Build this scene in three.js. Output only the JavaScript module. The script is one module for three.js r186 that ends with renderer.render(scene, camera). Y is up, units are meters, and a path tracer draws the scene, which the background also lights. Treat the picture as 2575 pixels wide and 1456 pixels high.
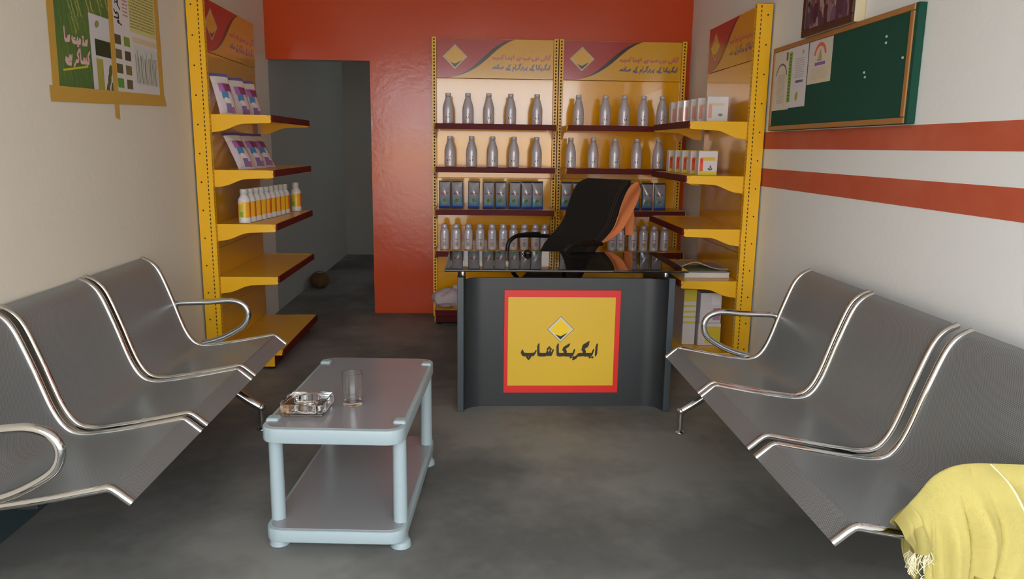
import * as THREE from 'three';
import { RoundedBoxGeometry } from 'three/addons/geometries/RoundedBoxGeometry.js';
import { mergeGeometries, mergeVertices, toCreasedNormals } from 'three/addons/utils/BufferGeometryUtils.js';

// ------------------------------------------------------------------ camera, sky, exposure
const scene = new THREE.Scene();
const W = 2575, H = 1456, FOCAL = 1900;
const camera = new THREE.PerspectiveCamera(2 * Math.atan(H / 2 / FOCAL) * 180 / Math.PI, W / H, 0.05, 200);
{
  const yaw = 2.7345 * Math.PI / 180, pitch = 10.6935 * Math.PI / 180, roll = 0.0135;
  const rz = new THREE.Matrix4().set(Math.cos(roll), Math.sin(roll), 0, 0, -Math.sin(roll), Math.cos(roll), 0, 0, 0, 0, 1, 0, 0, 0, 0, 1);
  const rx = new THREE.Matrix4().makeRotationX(pitch), ry = new THREE.Matrix4().makeRotationY(yaw);
  const view = rz.multiply(rx).multiply(ry);                     // world -> camera
  camera.quaternion.setFromRotationMatrix(view.transpose());
  camera.position.set(0, 1.4, 0);
  camera.updateMatrixWorld(true);
}
scene.background = new THREE.Color(0.86, 0.94, 1.0);
scene.backgroundIntensity = 1.0;
const sun = new THREE.DirectionalLight(0xffffff, 5.5);            // lights the street; the shop itself shades its front
sun.position.set(-8, 11, -7); sun.target.position.set(0, 0, 6); sun.castShadow = true;
Object.assign(sun.shadow.camera, { left: -25, right: 25, top: 25, bottom: -25, far: 80 }); scene.add(sun, sun.target);
const renderer = new THREE.WebGLRenderer({ antialias: true });
renderer.toneMapping = THREE.LinearToneMapping;
renderer.toneMappingExposure = 6.6;
renderer.shadowMap.enabled = true;

// ------------------------------------------------------------------ helpers
let seed = 7;
const rnd = () => { seed = (seed * 1664525 + 1013904223) >>> 0; return seed / 4294967296; };
const rr = (a, b) => a + (b - a) * rnd();
const taken = {};
function numbered(name) { const n = taken[name] = (taken[name] ?? -1) + 1; return n ? name + '_' + String(n).padStart(3, '0') : name; }
function mesh(name, geo, mat, parent) {
  const m = new THREE.Mesh(geo, mat); m.name = parent ? name : numbered(name); m.castShadow = m.receiveShadow = true; (parent ?? scene).add(m); return m;
}
function tag(o, label, category, group) { o.userData = { ...o.userData, label, category }; if (group) o.userData.group = group; return o; }
function thing(name, label, category, pos = [0, 0, 0], turn = 0, group) {
  const o = new THREE.Group(); o.name = numbered(name); o.position.set(...pos); o.rotation.y = turn; scene.add(o); return tag(o, label, category, group);
}
function copyOf(src, pos, turn, label) {
  const c = src.clone(); c.name = numbered(src.name.replace(/_\d+$/, '')); c.position.set(...pos); c.rotation.y = turn; c.userData = { ...src.userData, label }; scene.add(c); return c;
}
function struct(name, geo, mat) { const m = mesh(name, geo, mat); m.userData.kind = 'structure'; return m; }
const box = (w, h, d, x = 0, y = 0, z = 0) => new THREE.BoxGeometry(w, h, d).translate(x, y, z);
const span = (x0, x1, y0, y1, z0, z1) => box(x1 - x0, y1 - y0, z1 - z0, (x0 + x1) / 2, (y0 + y1) / 2, (z0 + z1) / 2);
const rbox = (w, h, d, r, x = 0, y = 0, z = 0, s = 2) => new RoundedBoxGeometry(w, h, d, s, r).translate(x, y, z);
const rspan = (x0, x1, y0, y1, z0, z1, r = 0.003) => rbox(x1 - x0, y1 - y0, z1 - z0, r, (x0 + x1) / 2, (y0 + y1) / 2, (z0 + z1) / 2);
const cyl = (r0, r1, h, x = 0, y = 0, z = 0, n = 24) => new THREE.CylinderGeometry(r0, r1, h, n).translate(x, y, z);
const lathe = (pts, n = 32) => new THREE.LatheGeometry(pts.map((p) => new THREE.Vector2(...p)), n);
const V = (p) => new THREE.Vector3(...p);
const curve = (pts, tension = 0.5) => new THREE.CatmullRomCurve3(pts.map(V), false, 'catmullrom', tension);
const tube = (pts, r, n = 48, m = 12) => new THREE.TubeGeometry(curve(pts), n, r, m, false);
const ball = (r, x, y, z, n = 16) => new THREE.SphereGeometry(r, n, n >> 1).translate(x, y, z);
const merge = (list) => mergeGeometries(list.map((g) => { const q = g.index ? g.toNonIndexed() : g; for (const k of Object.keys(q.attributes)) if (!['position', 'normal', 'uv'].includes(k)) q.deleteAttribute(k); return q; }));
function poly(pts, depth, bevel = 0) {
  const s = new THREE.Shape(pts.map((p) => new THREE.Vector2(...p)));
  return new THREE.ExtrudeGeometry(s, { depth, bevelEnabled: bevel > 0, bevelSize: bevel, bevelThickness: bevel, bevelSegments: 2, curveSegments: 10 });
}
// a grid surface with thickness; f(u, v) -> [x, y, z]; uv scaled to metres by su, sv
function sheet(f, nu, nv, thick = 0, su = 1, sv = 1, crease = 0.7) {
  const P = [], uv = [], idx = [];
  for (let i = 0; i <= nu; i++) for (let j = 0; j <= nv; j++) { P.push(...f(i / nu, j / nv)); uv.push(i / nu * su, j / nv * sv); }
  const at = (i, j) => i * (nv + 1) + j;
  for (let i = 0; i < nu; i++) for (let j = 0; j < nv; j++) idx.push(at(i, j), at(i + 1, j), at(i + 1, j + 1), at(i, j), at(i + 1, j + 1), at(i, j + 1));
  const g = new THREE.BufferGeometry();
  g.setAttribute('position', new THREE.Float32BufferAttribute(P, 3)); g.setAttribute('uv', new THREE.Float32BufferAttribute(uv, 2)); g.setIndex(idx); g.computeVertexNormals();
  if (!thick) return g;
  const N = g.attributes.normal.array, n = P.length / 3, P2 = P.slice(), uv2 = uv.concat(uv), I2 = idx.slice();
  for (let k = 0; k < n; k++) P2.push(P[3 * k] - N[3 * k] * thick, P[3 * k + 1] - N[3 * k + 1] * thick, P[3 * k + 2] - N[3 * k + 2] * thick);
  for (let k = 0; k < idx.length; k += 3) I2.push(idx[k] + n, idx[k + 2] + n, idx[k + 1] + n);
  const rim = [];
  for (let i = 0; i <= nu; i++) rim.push(at(i, 0));
  for (let j = 1; j <= nv; j++) rim.push(at(nu, j));
  for (let i = nu - 1; i >= 0; i--) rim.push(at(i, nv));
  for (let j = nv - 1; j >= 0; j--) rim.push(at(0, j));
  for (let k = 0; k + 1 < rim.length; k++) { const a = rim[k], b = rim[k + 1]; I2.push(a, a + n, b, b, a + n, b + n); }
  const q = new THREE.BufferGeometry();
  q.setAttribute('position', new THREE.Float32BufferAttribute(P2, 3)); q.setAttribute('uv', new THREE.Float32BufferAttribute(uv2, 2)); q.setIndex(I2);
  return toCreasedNormals(q.toNonIndexed(), crease);
}

// ------------------------------------------------------------------ procedural textures
function noiseField(n, cells, octaves, s0) {
  const out = new Float32Array(n * n); let amp = 1, tot = 0; seed = s0;
  for (let o = 0; o < octaves; o++) {
    const c = cells << o, g = Float32Array.from({ length: c * c }, rnd);
    for (let y = 0; y < n; y++) for (let x = 0; x < n; x++) {
      const fx = x / n * c, fy = y / n * c, ix = fx | 0, iy = fy | 0; let tx = fx - ix, ty = fy - iy; tx = tx * tx * (3 - 2 * tx); ty = ty * ty * (3 - 2 * ty);
      const a = g[iy % c * c + ix % c], b = g[iy % c * c + (ix + 1) % c], d = g[(iy + 1) % c * c + ix % c], e = g[(iy + 1) % c * c + (ix + 1) % c];
      out[y * n + x] += amp * (a + (b - a) * tx + (d - a) * ty + (a - b - d + e) * tx * ty);
    }
    tot += amp; amp *= 0.55;
  }
  for (let i = 0; i < out.length; i++) out[i] /= tot;
  return out;
}
function dataTex(n, f, srgb = true) {
  const d = new Uint8Array(n * n * 4);
  for (let y = 0; y < n; y++) for (let x = 0; x < n; x++) { const c = f(x, y), k = (y * n + x) * 4; d[k] = c[0]; d[k + 1] = c[1]; d[k + 2] = c[2]; d[k + 3] = 255; }
  const t = new THREE.DataTexture(d, n, n); t.wrapS = t.wrapT = THREE.RepeatWrapping; t.magFilter = THREE.LinearFilter; t.minFilter = THREE.LinearMipmapLinearFilter; t.generateMipmaps = true;
  if (srgb) t.colorSpace = THREE.SRGBColorSpace; t.needsUpdate = true; return t;
}
const mix = (a, b, t) => a.map((v, i) => v + (b[i] - v) * t);
const clamp = (v) => Math.max(0, Math.min(1, v));
function mottle(n, a, b, cells, oct, s, contrast = 2) { const f = noiseField(n, cells, oct, s); return dataTex(n, (x, y) => mix(a, b, clamp((f[y * n + x] - 0.5) * contrast + 0.5))); }
function canvasTex(w, h, draw) {
  const c = document.createElement('canvas'); c.width = w; c.height = h; draw(c.getContext('2d'), w, h);
  const t = new THREE.CanvasTexture(c); t.colorSpace = THREE.SRGBColorSpace; t.anisotropy = 8; return t;
}
// a small hand-made naskh pen: x grows to the LEFT, y up, one unit = height of an alif
const GL = (() => {
  const d3 = (x, y) => [[x, y], [x + 0.2, y], [x + 0.1, y - 0.17]], u3 = (x, y) => [[x, y], [x + 0.22, y], [x + 0.11, y + 0.17]];
  const toothI = [[[0.06, 0.42], [0.1, 0.1], [0.2, 0], [0.4, 0]]], toothM = [[[0, 0], [0.12, 0.02], [0.17, 0.38]], [[0.17, 0.38], [0.2, 0.04], [0.36, 0]]];
  const kafI = [[[0, 1], [0.4, 0.65]], [[0.4, 0.65], [0.2, 0.3], [0.26, 0.03], [0.6, 0]]], kafM = [[[0, 0], [0.3, 0.01]], [[0.05, 1], [0.45, 0.65]], [[0.45, 0.65], [0.26, 0.3], [0.3, 0.03], [0.62, 0]]];
  const bar = [[0.02, 1.24], [0.42, 0.9]];
  const sin = [[[0.05, 0.4], [0.1, 0.05], [0.24, 0.03], [0.27, 0.32]], [[0.27, 0.32], [0.31, 0.04], [0.44, 0.03], [0.47, 0.3]], [[0.47, 0.3], [0.51, 0.04], [0.62, 0], [0.85, 0]]];
  const boat = [[[0.05, 0.32], [0.12, 0.05], [0.4, 0], [0.8, 0], [1.0, 0.06], [1.06, 0.36]]], boatF = [[[0, 0], [0.3, 0], [0.7, 0], [0.95, 0.05], [1.02, 0.34]]];
  const he = [[[0, 0], [0.12, 0.03], [0.32, 0.42], [0.52, 0.18], [0.3, 0], [0.2, 0.18], [0.45, 0.36], [0.6, 0.05], [0.8, 0]]];
  return {
    A: { a: 0.32, s: [[[0.12, 1], [0.15, 0.02]]] }, a: { a: 0.42, s: [[[0, 0], [0.2, 0.01], [0.27, 0.12], [0.27, 1]]] },
    yI: { a: 0.4, s: toothI, d: [[0.1, -0.26], [0.29, -0.26]] }, yM: { a: 0.36, s: toothM, d: [[0.08, -0.26], [0.27, -0.26]] }, tM: { a: 0.36, s: toothM, d: [[0.08, 0.62], [0.27, 0.62]] },
    pI: { a: 0.4, s: toothI, d: d3(0.1, -0.22) }, kI: { a: 0.6, s: kafI }, kM: { a: 0.62, s: kafM }, gI: { a: 0.6, s: [...kafI, bar] }, gM: { a: 0.62, s: [...kafM, bar] },
    rF: { a: 0.4, s: [[[0, 0], [0.12, 0.02], [0.22, -0.1], [0.28, -0.26], [0.5, -0.38]]] }, rS: { a: 0.44, s: [[[0.06, 0.28], [0.16, 0.02], [0.24, -0.2], [0.46, -0.38]]] },
    v: { a: 0.62, s: [[[0.34, 0.04], [0.14, 0.08], [0.12, 0.34], [0.32, 0.4], [0.38, 0.08], [0.42, -0.18], [0.66, -0.34]]] }, vh: { a: 0.62, s: [[[0.34, 0.04], [0.14, 0.08], [0.12, 0.34], [0.32, 0.4], [0.38, 0.08], [0.42, -0.18], [0.66, -0.34]], [[0.16, 0.78], [0.32, 0.76], [0.36, 0.66]]] },
    mI: { a: 0.55, s: [[[0.32, 0.04], [0.1, 0], [0.08, 0.26], [0.26, 0.36], [0.36, 0.12], [0.4, 0.01], [0.55, 0]]] }, mS: { a: 0.6, s: [[[0.1, 0], [0.16, 0.26], [0.36, 0.28], [0.42, 0.04], [0.2, 0], [0.46, -0.08], [0.48, -0.6]]] },
    sI: { a: 0.85, s: sin }, shI: { a: 0.85, s: sin, d: u3(0.2, 0.6) }, bF: { a: 1.1, s: boatF, d: [[0.5, -0.26]] }, tF: { a: 1.1, s: boatF, d: [[0.4, 0.32], [0.6, 0.32]] }, pS: { a: 1.15, s: boat, d: d3(0.46, -0.26) },
    Y: { a: 0.5, s: [[[0, 0], [0.2, 0.02], [0.3, 0.12], [0.32, -0.1], [0.1, -0.28], [-0.3, -0.34], [-0.6, -0.3]]] }, h: { a: 0.8, s: he }, hS: { a: 0.85, s: he },
    nF: { a: 0.95, s: [[[0, 0], [0.12, 0.04], [0.16, -0.12], [0.26, -0.34], [0.52, -0.42], [0.78, -0.25], [0.84, 0.15]]] }, nS: { a: 0.9, s: [[[0.06, 0.15], [0.12, -0.22], [0.4, -0.42], [0.7, -0.25], [0.78, 0.15]]] },
    cI: { a: 0.78, s: [[[0.08, 0.42], [0.3, 0.42], [0.62, 0.3], [0.3, 0.12], [0.3, 0.02], [0.78, 0]]], d: d3(0.34, -0.24) }, _: { a: 0.36, s: [] }, gap: { a: 0.16, s: [] },
  };
})();
function urdu(ctx, text, xRight, yBase, width, unitH, pen, color) {
  const g = text.split(' ').map((k) => GL[k]), total = g.reduce((n, q) => n + q.a, 0), ux = width / total;
  ctx.strokeStyle = ctx.fillStyle = color; ctx.lineCap = ctx.lineJoin = 'round';
  let x = 0; const T = (p) => [xRight - (x + p[0]) * ux, yBase - p[1] * unitH];
  for (const q of g) {
    for (const s of q.s) for (let k = -2; k <= 2; k++) {
      const ox = k * pen * 0.1, oy = -k * pen * 0.25, p = s.map((c) => T(c)).map(([a, b]) => [a + ox, b + oy]); ctx.lineWidth = pen * 0.6; ctx.beginPath(); ctx.moveTo(...p[0]);
      for (let i = 1; i < p.length - 1; i++) ctx.quadraticCurveTo(p[i][0], p[i][1], i === p.length - 2 ? p[i + 1][0] : (p[i][0] + p[i + 1][0]) / 2, i === p.length - 2 ? p[i + 1][1] : (p[i][1] + p[i + 1][1]) / 2);
      if (p.length === 2) ctx.lineTo(...p[1]); ctx.stroke();
    }
    for (const dd of q.d ?? []) { const [a, b] = T(dd), r = pen * 0.62; ctx.beginPath(); ctx.moveTo(a - r, b); ctx.lineTo(a, b - r); ctx.lineTo(a + r, b); ctx.lineTo(a, b + r); ctx.closePath(); ctx.fill(); }
    x += q.a;
  }
}
const SHOP = 'A yI gM rF yI kM a gap shI a pS';
const LINE_1 = 'gI a vh nS _ mI yM nF _ sI bF _ sI Y _ A cI h a _ kI h yM tF';
const LINE_2 = 'A yI gM rF yI kM a _ kI Y _ pI rF v gI rF A mS _ kI Y _ sI a tM hS';
function diamond(ctx, x, y, r, edge, fill) {
  const d = (q, dy = 0) => { ctx.beginPath(); ctx.moveTo(x, y - q + dy); ctx.lineTo(x + q, y + dy); ctx.lineTo(x, y + q + dy); ctx.lineTo(x - q, y + dy); ctx.closePath(); };
  ctx.fillStyle = '#5d4a3c'; d(r * 1.05); ctx.fill(); ctx.fillStyle = edge; d(r); ctx.fill(); ctx.fillStyle = fill; d(r * 0.83); ctx.fill();
  ctx.fillStyle = '#2c2218'; ctx.beginPath(); ctx.moveTo(x - r * 0.42, y + r * 0.41); ctx.lineTo(x, y + r * 0.56); ctx.lineTo(x + r * 0.56, y + r * 0.27); ctx.lineTo(x, y + r * 0.83); ctx.closePath(); ctx.fill();
}
const headerTex = canvasTex(1024, 340, (c, w, h) => {
  c.fillStyle = '#e3ab22'; c.fillRect(0, 0, w, h);
  c.fillStyle = '#b3201c'; c.beginPath(); c.moveTo(0, 0); c.lineTo(w * 0.66, 0); c.bezierCurveTo(w * 0.42, h * 0.12, w * 0.36, h * 0.86, w * 0.1, h); c.lineTo(0, h); c.closePath(); c.fill();
  c.fillStyle = '#2e1a14'; c.beginPath(); c.moveTo(w * 0.66, 0); c.bezierCurveTo(w * 0.42, h * 0.12, w * 0.36, h * 0.86, w * 0.1, h); c.bezierCurveTo(w * 0.42, h * 0.84, w * 0.46, h * 0.2, w * 0.67, 0); c.closePath(); c.fill();
  diamond(c, w * 0.155, h * 0.46, h * 0.32, '#d8b48c', '#e8b224');
  urdu(c, LINE_1, w * 0.975, h * 0.5, w * 0.5, 34, 9, '#cc7468');
  urdu(c, LINE_2, w * 0.975, h * 0.745, w * 0.5, 34, 9, '#7a6470');
});
const signTex = canvasTex(1024, 932, (c, w, h) => {
  c.fillStyle = '#d8231c'; c.fillRect(0, 0, w, h);
  c.fillStyle = '#d9b02a'; c.fillRect(w * 0.032, h * 0.065, w * 0.926, h * 0.865);
  c.shadowColor = 'rgba(0,0,0,0)';
  diamond(c, w * 0.488, h * 0.375, w * 0.11, '#cfcac2', '#f2c914');
  urdu(c, SHOP, w * 0.82, h * 0.625, w * 0.675, 88, 21, '#241a10');
});
const sparseLines = (c, x, y, w, h, n, col, s0) => { seed = s0; c.fillStyle = col; for (let i = 0; i < n; i++) { let q = x; const yy = y + h * i / n; while (q < x + w) { const l = rr(4, 14); c.fillRect(q, yy, Math.min(l, x + w - q), h / n * 0.45); q += l + rr(2, 5); } } };
const posterGreen = canvasTex(512, 640, (c, w, h) => {
  const g = c.createLinearGradient(0, 0, w, h); g.addColorStop(0, '#2a6644'); g.addColorStop(0.5, '#5a7a3c'); g.addColorStop(1, '#3a6636'); c.fillStyle = g; c.fillRect(0, 0, w, h);
  seed = 31;
  for (let i = 0; i < 260; i++) { const x = rr(0, w), y = rr(h * 0.1, h); c.strokeStyle = ['#7a9a44', '#2c5a24', '#a8b866', '#47782e', '#1c5030'][i % 5]; c.lineWidth = rr(1, 4); c.globalAlpha = 0.5; c.beginPath(); c.moveTo(x, y); c.quadraticCurveTo(x + rr(-14, 10), y - 60, x + rr(-40, 20), y - rr(90, 170)); c.stroke(); }
  c.globalAlpha = 0.75;
  for (let i = 0; i < 12; i++) { const x = rr(w * 0.1, w), y = rr(h * 0.14, h * 0.45); for (let k = 0; k < 26; k++) { c.fillStyle = k % 2 ? '#b5b56a' : '#8f9a4a'; c.beginPath(); c.ellipse(x + k * 2.1 + rr(-4, 4), y + k * 5 + rr(-4, 4), 4, 8, -0.5, 0, 7); c.fill(); } }
  c.globalAlpha = 1; c.fillStyle = '#20362a'; c.fillRect(0, 0, w, h * 0.16); sparseLines(c, w * 0.55, h * 0.03, w * 0.4, h * 0.1, 3, '#cfd0c4', 5);
  c.fillStyle = '#d8d4d6'; c.fillRect(w * 0.6, h * 0.46, w * 0.4, h * 0.54); c.fillStyle = '#233a22'; c.fillRect(w * 0.68, h * 0.62, w * 0.32, h * 0.11); c.fillStyle = '#a9a24a'; c.fillRect(w * 0.68, h * 0.75, w * 0.12, h * 0.24);
  c.fillStyle = '#8a9a5a'; c.beginPath(); c.ellipse(w * 0.74, h * 0.52, 22, 14, -0.5, 0, 7); c.fill(); c.fillStyle = '#55603a'; for (const [x, y] of [[0.9, 0.88], [0.95, 0.94], [0.86, 0.95], [0.93, 0.82]]) { c.beginPath(); c.ellipse(w * x, h * y, 16, 30, 0.3, 0, 7); c.fill(); }
  urdu(c, 'sI tM _ mI yM tF _ sI a', w * 0.55, h * 0.68, w * 0.38, 48, 10, '#e7b9bb');
  urdu(c, 'kI yM mI a kI rF _ sI Y', w * 0.57, h * 0.8, w * 0.42, 48, 10, '#e7b9bb');
  c.strokeStyle = '#d3c93a'; c.lineWidth = 8; c.beginPath(); c.moveTo(w * 0.12, h * 0.87); c.lineTo(w * 0.52, h * 0.82); c.stroke();
});
const posterWhite = canvasTex(512, 680, (c, w, h) => {
  c.fillStyle = '#dcd8d6'; c.fillRect(0, 0, w, h); c.fillStyle = '#2f5a3a'; c.fillRect(0, 0, w, h * 0.07); c.fillStyle = '#cc4a36'; c.fillRect(0, h * 0.07, w, h * 0.05);
  c.save(); c.translate(w * 0.13, h * 0.52); c.rotate(-Math.PI / 2); urdu(c, 'mI yM nF _ sI tM rF _ kI a mS', h * 0.34, 20, h * 0.34, 42, 8, '#2a2a28'); c.restore();
  c.fillStyle = '#d5cf86'; c.fillRect(w * 0.38, h * 0.16, w * 0.58, h * 0.38); sparseLines(c, w * 0.4, h * 0.18, w * 0.54, h * 0.34, 16, '#7d7a44', 9); sparseLines(c, w * 0.26, h * 0.16, w * 0.1, h * 0.3, 12, '#b06a6a', 12);
  for (let r = 0; r < 4; r++) for (let k = 0; k < 2; k++) { c.fillStyle = ['#54503a', '#7a9a3a', '#6a6444', '#4c4a30', '#5a5838', '#76703e', '#5a9a3a', '#666048'][r * 2 + k]; c.fillRect(w * (0.06 + k * 0.18), h * (0.59 + r * 0.1), w * 0.12, h * 0.065); }
  c.fillStyle = '#d9c6a0'; c.fillRect(w * 0.42, h * 0.57, w * 0.54, h * 0.04); c.fillStyle = '#cfd3d0'; c.fillRect(w * 0.44, h * 0.63, w * 0.52, h * 0.28); seed = 77;
  for (let i = 0; i < 16; i++) { c.strokeStyle = ['#3f5a2e', '#7d8a3a', '#2e4222', '#8a5a4a'][i % 4]; c.lineWidth = rr(3, 7); const x = w * (0.47 + i * 0.03); c.beginPath(); c.moveTo(x, h * 0.9); c.lineTo(x + rr(-8, 8), h * rr(0.64, 0.74)); c.stroke(); }
});
const bottleTex = canvasTex(256, 128, (c, w, h) => {
  c.fillStyle = '#cfcbd4'; c.fillRect(0, 0, w, h); seed = 3;
  c.fillStyle = '#3b3632'; for (const [x, y, r] of [[96, 74, 8], [110, 82, 6], [146, 70, 9], [156, 82, 6]]) { c.beginPath(); c.arc(x, y, r, 0, 7); c.fill(); }
  c.fillStyle = '#8a8f62'; c.beginPath(); c.arc(152, 76, 5, 0, 7); c.fill();
  c.strokeStyle = '#a8506e'; c.lineWidth = 7; c.beginPath(); c.moveTo(62, 92); c.quadraticCurveTo(70, 112, 96, 120); c.stroke(); c.fillStyle = '#9a6a8a'; c.fillRect(136, 36, 44, 5); c.fillRect(136, 46, 34, 4);
});
const smallBottleTex = canvasTex(256, 256, (c, w, h) => {
  c.fillStyle = '#d8d4de'; c.fillRect(0, 0, w, h); c.fillStyle = '#a8704e'; c.beginPath(); c.arc(128, 190, 46, 0, 7); c.fill(); c.fillStyle = '#d9cfc0'; c.beginPath(); c.arc(128, 190, 36, 0, 7); c.fill();
  c.fillStyle = '#4a4a30'; c.fillRect(112, 160, 12, 56); c.fillRect(134, 166, 12, 46); c.fillStyle = '#8aa04a'; c.fillRect(160, 196, 26, 10); c.fillStyle = '#b0606a'; c.fillRect(80, 96, 96, 10); c.fillStyle = '#7a8a9a'; c.fillRect(90, 118, 76, 6);
});
const orangeBottleTex = canvasTex(256, 128, (c, w, h) => {
  c.fillStyle = '#dd6a18'; c.fillRect(0, 0, w, h); c.fillStyle = '#f0b41c'; c.fillRect(w * 0.12, 0, w * 0.55, h); c.fillStyle = '#cfc04a'; c.fillRect(w * 0.28, 30, w * 0.2, h - 30); c.fillStyle = '#8aa83a'; c.fillRect(w * 0.34, 80, w * 0.1, 40); c.fillStyle = '#e6dccb'; c.fillRect(w * 0.12, 0, w * 0.3, 16); c.fillStyle = '#b02a1c'; c.fillRect(w * 0.08, 0, 5, h);
});
const packetTex = canvasTex(160, 360, (c, w, h) => {
  c.fillStyle = '#343848'; c.fillRect(0, 0, w, h); const g = c.createLinearGradient(0, 20, 0, h); g.addColorStop(0, '#aaa7ad'); g.addColorStop(0.5, '#a2a5b0'); g.addColorStop(0.8, '#5a94b4'); g.addColorStop(1, '#3460c0'); c.fillStyle = g; c.fillRect(8, 16, w - 16, h - 44);
  c.fillStyle = '#b0505a'; c.fillRect(28, 150, w - 60, 12); c.fillStyle = '#9a6a72'; c.fillRect(28, 168, w - 80, 6); c.fillStyle = '#5a8a3a'; c.beginPath(); c.ellipse(64, 252, 30, 20, -0.6, 0, 7); c.fill(); c.fillStyle = '#c9863a'; c.beginPath(); c.ellipse(96, 284, 20, 14, 0.2, 0, 7); c.fill(); c.fillStyle = '#1f3fae'; c.fillRect(10, h - 34, w - 20, 24);
});
const pouchTex = canvasTex(200, 320, (c, w, h) => {
  c.fillStyle = '#d6c8cc'; c.fillRect(0, 0, w, h); c.fillStyle = '#6a64a8'; c.fillRect(0, 0, w, 20); c.fillStyle = '#e6e0d6'; c.fillRect(0, 20, w, 50); c.fillStyle = '#8a3f78'; c.fillRect(40, 78, w - 40, 66); c.fillStyle = '#b070b0'; c.fillRect(40, 78, 46, 66); c.fillStyle = '#4c86b8'; c.fillRect(52, 144, 62, 56);
  c.fillStyle = '#ead8d4'; c.beginPath(); c.ellipse(100, 222, 40, 22, 0.7, 0, 7); c.fill(); c.fillStyle = '#8474b4'; c.fillRect(70, 236, 60, 70); c.fillStyle = '#b06a8a'; c.fillRect(130, 262, 40, 46);
});
const cartonTex = canvasTex(200, 240, (c, w, h) => {
  c.fillStyle = '#dcd8e0'; c.fillRect(0, 0, w, h); c.fillStyle = '#e6d63a'; c.fillRect(0, h - 34, w, 34); c.fillRect(0, 0, w, 6); c.fillStyle = '#e8bb2c'; c.fillRect(18, 62, 158, 34); c.fillStyle = '#e2603a'; c.fillRect(12, 72, 36, 132); c.fillStyle = '#d0402e'; c.fillRect(18, 84, 24, 40); c.fillStyle = '#55604a'; for (const [x, y] of [[110, 178], [130, 160], [140, 180], [122, 186]]) { c.beginPath(); c.arc(x, y, 10, 0, 7); c.fill(); } c.fillStyle = '#cf7a5a'; c.beginPath(); c.arc(128, 148, 8, 0, 7); c.fill();
});
const silverCartonTex = canvasTex(200, 240, (c, w, h) => {
  c.fillStyle = '#e4e2e6'; c.fillRect(0, 0, w, h); c.fillStyle = '#e6cfae'; c.fillRect(14, 58, 150, 24); c.fillStyle = '#e6a79c'; c.fillRect(12, 70, 34, 130); c.fillStyle = '#8a8f94'; c.beginPath(); c.ellipse(130, 170, 22, 14, 0, 0, 7); c.fill(); c.fillStyle = '#efe3c0'; c.fillRect(0, h - 20, w, 20);
});
const photoTex = canvasTex(320, 300, (c, w, h) => {
  c.fillStyle = '#a89a94'; c.fillRect(0, 0, w, h); seed = 15;
  for (let i = 0; i < 70; i++) { const x = rr(0, w), y = rr(h * 0.1, h); c.fillStyle = ['#4a3a52', '#6a5a72', '#3a2e3e', '#8a7880', '#57465a'][i % 5]; c.beginPath(); c.ellipse(x, y + 30, 18, 36, rr(-0.3, 0.3), 0, 7); c.fill(); c.fillStyle = '#8a6a5c'; c.beginPath(); c.arc(x, y - 8, 8, 0, 7); c.fill(); }
});
const leafSheetTex = canvasTex(200, 300, (c, w, h) => {
  c.fillStyle = '#ded6c6'; c.fillRect(0, 0, w, h); c.strokeStyle = '#6f6a66'; c.lineWidth = 9; c.beginPath(); c.arc(92, 130, 62, Math.PI * 1.05, Math.PI * 1.98); c.stroke(); c.fillStyle = '#77707e'; c.fillRect(140, 14, 22, 40); sparseLines(c, 50, 120, 90, 150, 18, '#b5a79b', 21);
});
const stripSheetTex = canvasTex(200, 300, (c, w, h) => {
  c.fillStyle = '#dedadd'; c.fillRect(0, 0, w, h); c.fillStyle = '#7fae3c'; c.fillRect(6, 20, 34, 250); c.fillStyle = '#3f5a22'; for (let i = 0; i < 14; i++) c.fillRect(14, 30 + i * 17, 16, 6); sparseLines(c, 80, 60, 90, 100, 9, '#b0a9b2', 23); c.fillStyle = '#6a6488'; c.fillRect(90, 168, 76, 12); c.fillStyle = '#a5a83a'; c.beginPath(); c.ellipse(110, 246, 14, 22, 0.2, 0, 7); c.fill(); c.beginPath(); c.ellipse(150, 34, 8, 12, 0.6, 0, 7); c.fill();
});
const arcSheetTex = canvasTex(240, 190, (c, w, h) => {
  const g = c.createLinearGradient(0, 0, w * 0.4, h); g.addColorStop(0, '#d8d2da'); g.addColorStop(1, '#ddd0b4'); c.fillStyle = g; c.fillRect(0, 0, w, h); c.strokeStyle = '#e0704c'; c.lineWidth = 16; c.beginPath(); c.arc(120, 76, 56, Math.PI * 1.06, Math.PI * 1.94); c.stroke(); c.fillStyle = '#c99a4a'; c.beginPath(); c.moveTo(122, 36); c.lineTo(140, 82); c.lineTo(100, 82); c.closePath(); c.fill(); c.fillStyle = '#7fae6a'; c.fillRect(92, 84, 48, 8); c.fillStyle = '#9a62b0'; c.fillRect(70, 98, 108, 14); sparseLines(c, 40, 124, 160, 50, 7, '#c9bca4', 29);
});
const perfMap = dataTex(64, (x, y) => { const cx = x % 32 - 16, cy = y % 32 - 16, cx2 = (x + 16) % 32 - 16, cy2 = (y + 16) % 32 - 16; const d = Math.min(Math.hypot(cx, cy), Math.hypot(cx2, cy2)); const k = d < 7.2 ? 165 : 225; return [k, k, k]; });  // dark dots paint in the darkness seen through the perforations
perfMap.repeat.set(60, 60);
const perfBump = dataTex(64, (x, y) => { const cx = x % 32 - 16, cy = y % 32 - 16, cx2 = (x + 16) % 32 - 16, cy2 = (y + 16) % 32 - 16; const d = Math.min(Math.hypot(cx, cy), Math.hypot(cx2, cy2)); const k = d < 7.2 ? 0 : 255; return [k, k, k]; }, false);
perfBump.repeat.set(60, 60);
const concreteField = noiseField(1024, 5, 7, 41), concreteFine = noiseField(1024, 64, 3, 43);
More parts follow.
